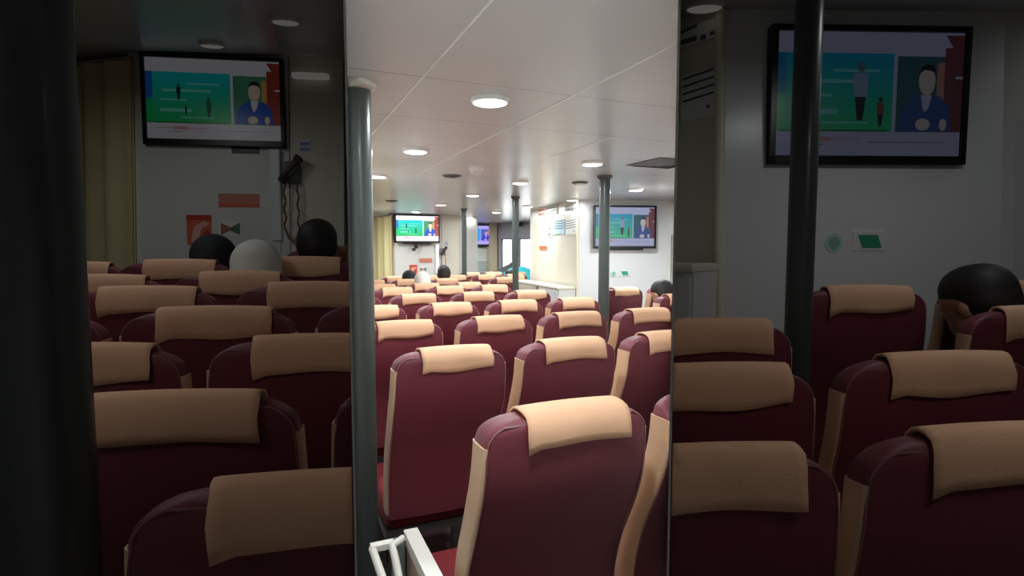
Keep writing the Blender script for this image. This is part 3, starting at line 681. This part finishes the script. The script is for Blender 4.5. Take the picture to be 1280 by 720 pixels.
# grey console below the windows
q0 = at_z(621, 336, 1.05); 
r = empty('window_console'); place(r, MID, (4.28, 10.3, 0), (d.x, d.y))
c = MB(); c.add([(-.35, 0, 0), (.3, 0, 0), (.3, .4, 0), (-.35, .4, 0), (-.35, .0, 1.02), (.3, 0, .98), (.3, .4, 1.05), (-.20, .4, 1.2)], [(3,2,1,0),(4,5,6,7),(0,1,5,4),(1,2,6,5),(2,3,7,6),(3,0,4,7)]); c.obj('body', M_DARKG, r)
MB().tube([(-.2, .4, 1.21), (.3, .4, 1.06)], .015).obj('top_edge', M_BLACK, r)
tag(r, 'dark grey sloping console below the left bright window', 'console', None, MID)
# teal raincoat over a seat back
rc_ = empty('draped_raincoat', (4.0, 8.7, 0), -.35); g = MB(); nx, nz = 20, 14; vs = []; rnd = random.Random(2)
for i in range(nx+1):
    x = -.33+.66*i/nx; prof = 1.19-.16*max(0, (x+.02)/.35)**1.5-.10*max(0, (-x-.12)/.21)**2
    for j in range(nz+1):
        t = j/nz*2-1; y = .05+.11*t*(1 if abs(t) < .7 else 1.05)+.012*math.sin(i*1.1+j); z = prof-.45*max(0, abs(t)-.3)**1.2+.008*math.sin(i*.9)
        vs.append((x+.01*math.sin(j*2), y, z))
g.add(vs, [(i*(nz+1)+j, (i+1)*(nz+1)+j, (i+1)*(nz+1)+j+1, i*(nz+1)+j+1) for i in range(nx) for j in range(nz)])
o = g.obj('coat_body', M_TEAL, rc_, True); md = o.modifiers.new('t', 'SOLIDIFY'); md.thickness = .012
MB().tube([(-.31, 0, 1.08), (-.37, -.03, .98), (-.36, -.04, .82)], [.05, .045, .035], 10).obj('sleeve', M_TEAL, rc_, True)
tag(rc_, 'crumpled teal raincoat draped over a seat back before the windows', 'raincoat', None, MID)

# ------------------------------------------------------------------ people
def meta(name, balls, res=.014):
    mb = bpy.data.metaballs.new(name); mb.resolution = res; mb.render_resolution = res; mb.threshold = .1
    for x, y, z, r in balls:
        e = mb.elements.new(); e.type = 'BALL'; e.co = (x, y, z); e.radius = r/.795
    o = bpy.data.objects.new(name, mb); COL.objects.link(o); bpy.context.view_layer.update()
    dg = bpy.context.evaluated_depsgraph_get(); me = bpy.data.meshes.new_from_object(o.evaluated_get(dg))
    bpy.data.objects.remove(o); bpy.data.metaballs.remove(mb)
    for p in me.polygons: p.use_smooth = True
    return me
def chain(a, b, r0, r1, n):
    return [(a[0]+(b[0]-a[0])*i/n, a[1]+(b[1]-a[1])*i/n, a[2]+(b[2]-a[2])*i/n, r0+(r1-r0)*i/n) for i in range(n+1)]
def body_parts(hx, hy, hz, nod, inflate=0):
    """seated figure facing +y, hip at y .32; head centre at (hx,hy,hz)"""
    T = []; e = inflate
    T += chain((0, .30, .56), (0, .26, .80), .125+e, .125+e, 5)
    for s in (-1, 1): T += chain((s*.07, .30, .55), (s*.10, .24, .90), .09+e, .085+e, 5); T += chain((s*.06, .22, .97), (s*.165, .22, .955), .055+e, .05+e, 3)
    A = []
    for s in (-1, 1): A += chain((s*.185, .22, .94), (s*.22, .30, .70), .048+e, .038+e, 6)
    Fm = []
    for s in (-1, 1): Fm += chain((s*.22, .30, .70), (s*.14, .50, .64), .036+e, .026+e, 6)
    L = []
    for s in (-1, 1): L += chain((s*.09, .30, .55), (s*.11, .70, .555), .085+e, .062+e, 8)+chain((s*.11, .70, .55), (s*.11, .72, .12), .058+e, .040+e, 8)
    H = []
    nx, ny, nz = 0, .20, 1.0
    H += chain((0, .22, .96), (hx*.8, hy-.02, hz-.10), .052, .050, 4)
    c, s_ = math.cos(nod), math.sin(nod)
    def hp(x, y, z, r): return (hx+x, hy+y*c+z*s_, hz-y*s_+z*c, r)
    H += [hp(0, -.015, .03, .085), hp(0, .025, .025, .078), hp(0, .03, -.03, .066), hp(0, .05, -.065, .042), hp(.03, .02, -.055, .045), hp(-.03, .02, -.055, .045),
          hp(0, .108, -.005, .013), hp(0, .098, .018, .012), hp(.078, .0, -.005, .020), hp(-.078, .0, -.005, .020), hp(.078, -.005, -.025, .014), hp(-.078, -.005, -.025, .014), hp(0, .088, -.045, .016)]
    Hd = []
    for s in (-1, 1):
        Hd += [(s*.135, .52, .637, .026), (s*.125, .55, .637, .028), (s*.12, .575, .637, .026)]
        for k, (dx, ln) in enumerate(((-.026, .05), (-.009, .06), (.009, .056), (.026, .044))):
            Hd += chain((s*.12+dx, .59, .637), (s*.12+dx*1.15, .59+ln, .622), .0095, .0085, 5)
        Hd += chain((s*.12-s*.03, .55, .637), (s*.12-s*.05, .60, .628), .011, .009, 4)
    Ft = []
    for s in (-1, 1): Ft += chain((s*.11, .70, .055), (s*.12, .88, .04), .045, .035, 5)
    return dict(T=T, A=A, F=Fm, L=L, H=H, Hd=Hd, Ft=Ft, hp=hp)
def person(sp, hx_px, hy_px, y_seat, top_z, kind, shirt, label, off=(0, .20), nod=.05, rz=0, sc_=1.0):
    b = body_parts(off[0], off[1], 1.15, nod)
    r = empty('person')
    bd = bpy.data.objects.new('body', meta('body_meta_%s' % len(SP), b['T']+b['A']+b['F']+b['L']+b['H']+b['Hd']+b['Ft'])); COL.objects.link(bd); bd.parent = r; bd.data.materials.append(M_SKIN)
    b2 = body_parts(off[0], off[1], 1.15, nod, .012)
    for nm, bl, m in (('shirt', b2['T']+b2['A'], M_SHIRTS[shirt]), ('trousers', [q for q in b2['L']], M_TROUS), ('shoes', [(x, y, z, rr+.008) for x, y, z, rr in b['Ft']], M_SHOE)):
        o = bpy.data.objects.new(nm, meta(nm+'_m%d' % len(SP), bl, .018)); COL.objects.link(o); o.parent = r; o.data.materials.append(m)
    hp = b['hp']
    ey = MB()
    for s in (-1, 1):
        c = hp(s*.032, .088, .012, 0); ey.m = 0; ey.lathe([(.0005, -.008), (.006, -.006), (.009, 0), (.006, .006), (.0005, .008)], 12, c[:3])
    ey.obj('eyes', mat('dark_eyes', (60, 44, 38), .2), r, True)
    if kind == 'hair':
        bl = [hp(0, -.022, .040, .089), hp(0, .02, .052, .080), hp(0, -.045, -.005, .066), hp(.03, -.03, .0, .06), hp(-.03, -.03, .0, .06)]; m = M_HAIR; nm = 'hair'
    else:
        bl = [hp(0, -.018, .034, .099), hp(0, .018, .036, .092), hp(0, -.045, -.02, .085), hp(.045, -.01, -.04, .07), hp(-.045, -.01, -.04, .07), hp(0, .03, -.10, .062)]
        bl += [(.0, .18, 1.0, .10), (.07, .2, .97, .085), (-.07, .2, .97, .085), (0, .24, .98, .09)]; m = M_HIJB if kind == 'dark' else M_HIJW; nm = 'headscarf'
    o = bpy.data.objects.new(nm, meta(nm+'_m%d' % len(SP), bl, .012)); COL.objects.link(o); o.parent = r; o.data.materials.append(m)
    # stand: head centre at the measured point
    a = at_z(hx_px, hy_px, top_z-.105)            # centre of the head, in plan
    place(r, sp, (a.x-off[0]*sc_, a.y-off[1]*sc_, a.z)); loc = r.location.copy()
    h = Vector((loc.x, loc.y, 0)).dot(HD); fz = 0 if sp is MID else zfl(h+.1)
    k = (loc.z-fz)/1.15
    r.location.z = fz; r.rotation_euler.z += rz; r.scale = (k*.97, k*.97, k)
    return tag(r, label, 'person', None, sp)
def head(px, ptop, pbot, dist_y):   # pixel of the head centre, solved on a plane of constant plan y
    return on_wall(px, (ptop+pbot)/2, (0, dist_y), (1, dist_y))
def person_at(sp, px, ptop, yrow, kind, shirt, label, off=(0, .20), nod=.05, rz=0):
    t = on_wall(px, ptop, (0, yrow), (1, yrow)); zt = t.z; c = on_wall(px, ptop, (0, yrow), (1, yrow))
    # pixel row of the head centre
    zc = zt-.115; d = Vector((c.x, c.y, zc))-CAM; Z = d.dot(FW); py = 360-F*d.dot(UP)/Z
    return person(sp, px, py, yrow, zt-.01, kind, shirt, label, off, nod, rz)
for sp in (MID, LEFT):
    nm = SPACE_NAME[sp.tag]
    person_at(sp, 511.2, 338.6, 7.25, 'dark', 'black', 'person in black headscarf seated below the orange-red fire notice, '+nm)
    person_at(sp, 527.6, 341.0, 6.42, 'white', 'white', 'person in white headscarf seated right of the black-scarfed one, '+nm)
    person_at(sp, 554.3, 332.6, 7.25, 'hair', 'grey', 'short dark-haired person seated below the hanging handset, '+nm)
person_at(MID, 636.5, 337.5, 8.05, 'hair', 'navy', 'dark-haired person seated beside the teal raincoat and thin pillar')
for sp in (MID, RIGHT):
    person_at(sp, 831 if sp is MID else 837, 351, 3.86, 'hair', 'olive', 'dark-haired person bowing the head beside the right seats, '+SPACE_NAME[sp.tag], off=(-.06, .24), nod=.32, rz=.25)

# ------------------------------------------------------------------ cut what meets the partitions
PLANES = {'middle': [(nL, HT+.002), (nR, HT+.002)], 'left': [(-nL, HT+.002)], 'right': [(-nR, HT+.002)]}
bpy.context.view_layer.update()
def clip(o, planes):
    for c in list(o.children): clip(c, planes)
    if o.type != 'MESH':
        if o.type == 'EMPTY' and not o.children: SP.pop(o.name, None); bpy.data.objects.remove(o)
        return
    mw = o.matrix_world
    for n, e in planes:
        dd = [(mw @ Vector(c)).dot(n)-e for c in o.bound_box]
        if min(dd) >= 0: continue
        if max(dd) <= 0:
            for c in list(o.children): kill(c)
            bpy.data.objects.remove(o); return
        if o.modifiers:
            dg = bpy.context.evaluated_depsgraph_get(); me = bpy.data.meshes.new_from_object(o.evaluated_get(dg)); o.modifiers.clear(); o.data = me
        elif o.data.users > 1: o.data = o.data.copy()
        bm = bmesh.new(); bm.from_mesh(o.data); inv = mw.inverted()
        co = inv @ (n*e); no = (mw.to_3x3().transposed() @ n).normalized()
        r = bmesh.ops.bisect_plane(bm, geom=bm.verts[:]+bm.edges[:]+bm.faces[:], plane_co=co, plane_no=no, clear_inner=True)
        ed = [g for g in r['geom_cut'] if isinstance(g, bmesh.types.BMEdge)]
        if ed:
            try: bmesh.ops.holes_fill(bm, edges=ed, sides=0)
            except Exception: pass
        bm.to_mesh(o.data); nf = len(bm.faces); bm.free()
        if nf < 4:
            for c in list(o.children): kill(c)
            bpy.data.objects.remove(o); return
for nm, t in list(SP.items()):
    o = bpy.data.objects.get(nm)
    if o and o.parent is None: clip(o, PLANES[t])

# ------------------------------------------------------------------ light for the dim compartments, daylight, output
def area(name, loc, size, power, color=(1, 1, 1), aim=None):
    ld = bpy.data.lights.new(name, 'AREA'); ld.shape = 'DISK'; ld.size = size; ld.energy = power; ld.color = color
    o = bpy.data.objects.new(name, ld); COL.objects.link(o); o.location = loc
    if aim is not None: o.rotation_euler = (Vector(aim)-Vector(loc)).to_track_quat('-Z', 'Y').to_euler()
    return o
for sg in (-1, 1):  # added area lights without fixtures, filling the side compartments
    area('added_side_fill', hdg(sg*1.2, .6, 2.05), .4, 1.7, (1, .98, .95))
    area('added_side_fill', hdg(sg*1.7, 1.7, zcl(1.7)-.06), .4, 2.2, (.95, .98, 1))
    area('added_side_fill', hdg(sg*(3.0 if sg > 0 else 2.1), 2.7, zcl(2.7)-.06), .4, 1.2 if sg > 0 else 2.0, (.95, .98, 1))
w = bpy.data.worlds.new('daylight'); sc.world = w; w.use_nodes = True
bg = w.node_tree.nodes['Background']; bg.inputs[0].default_value = (.92, .97, 1, 1); bg.inputs[1].default_value = 6
vs_ = sc.view_settings; vs_.view_transform = 'Standard'; vs_.look = 'None'; vs_.gamma = 1; vs_.use_curve_mapping = False; vs_.exposure = 0.0
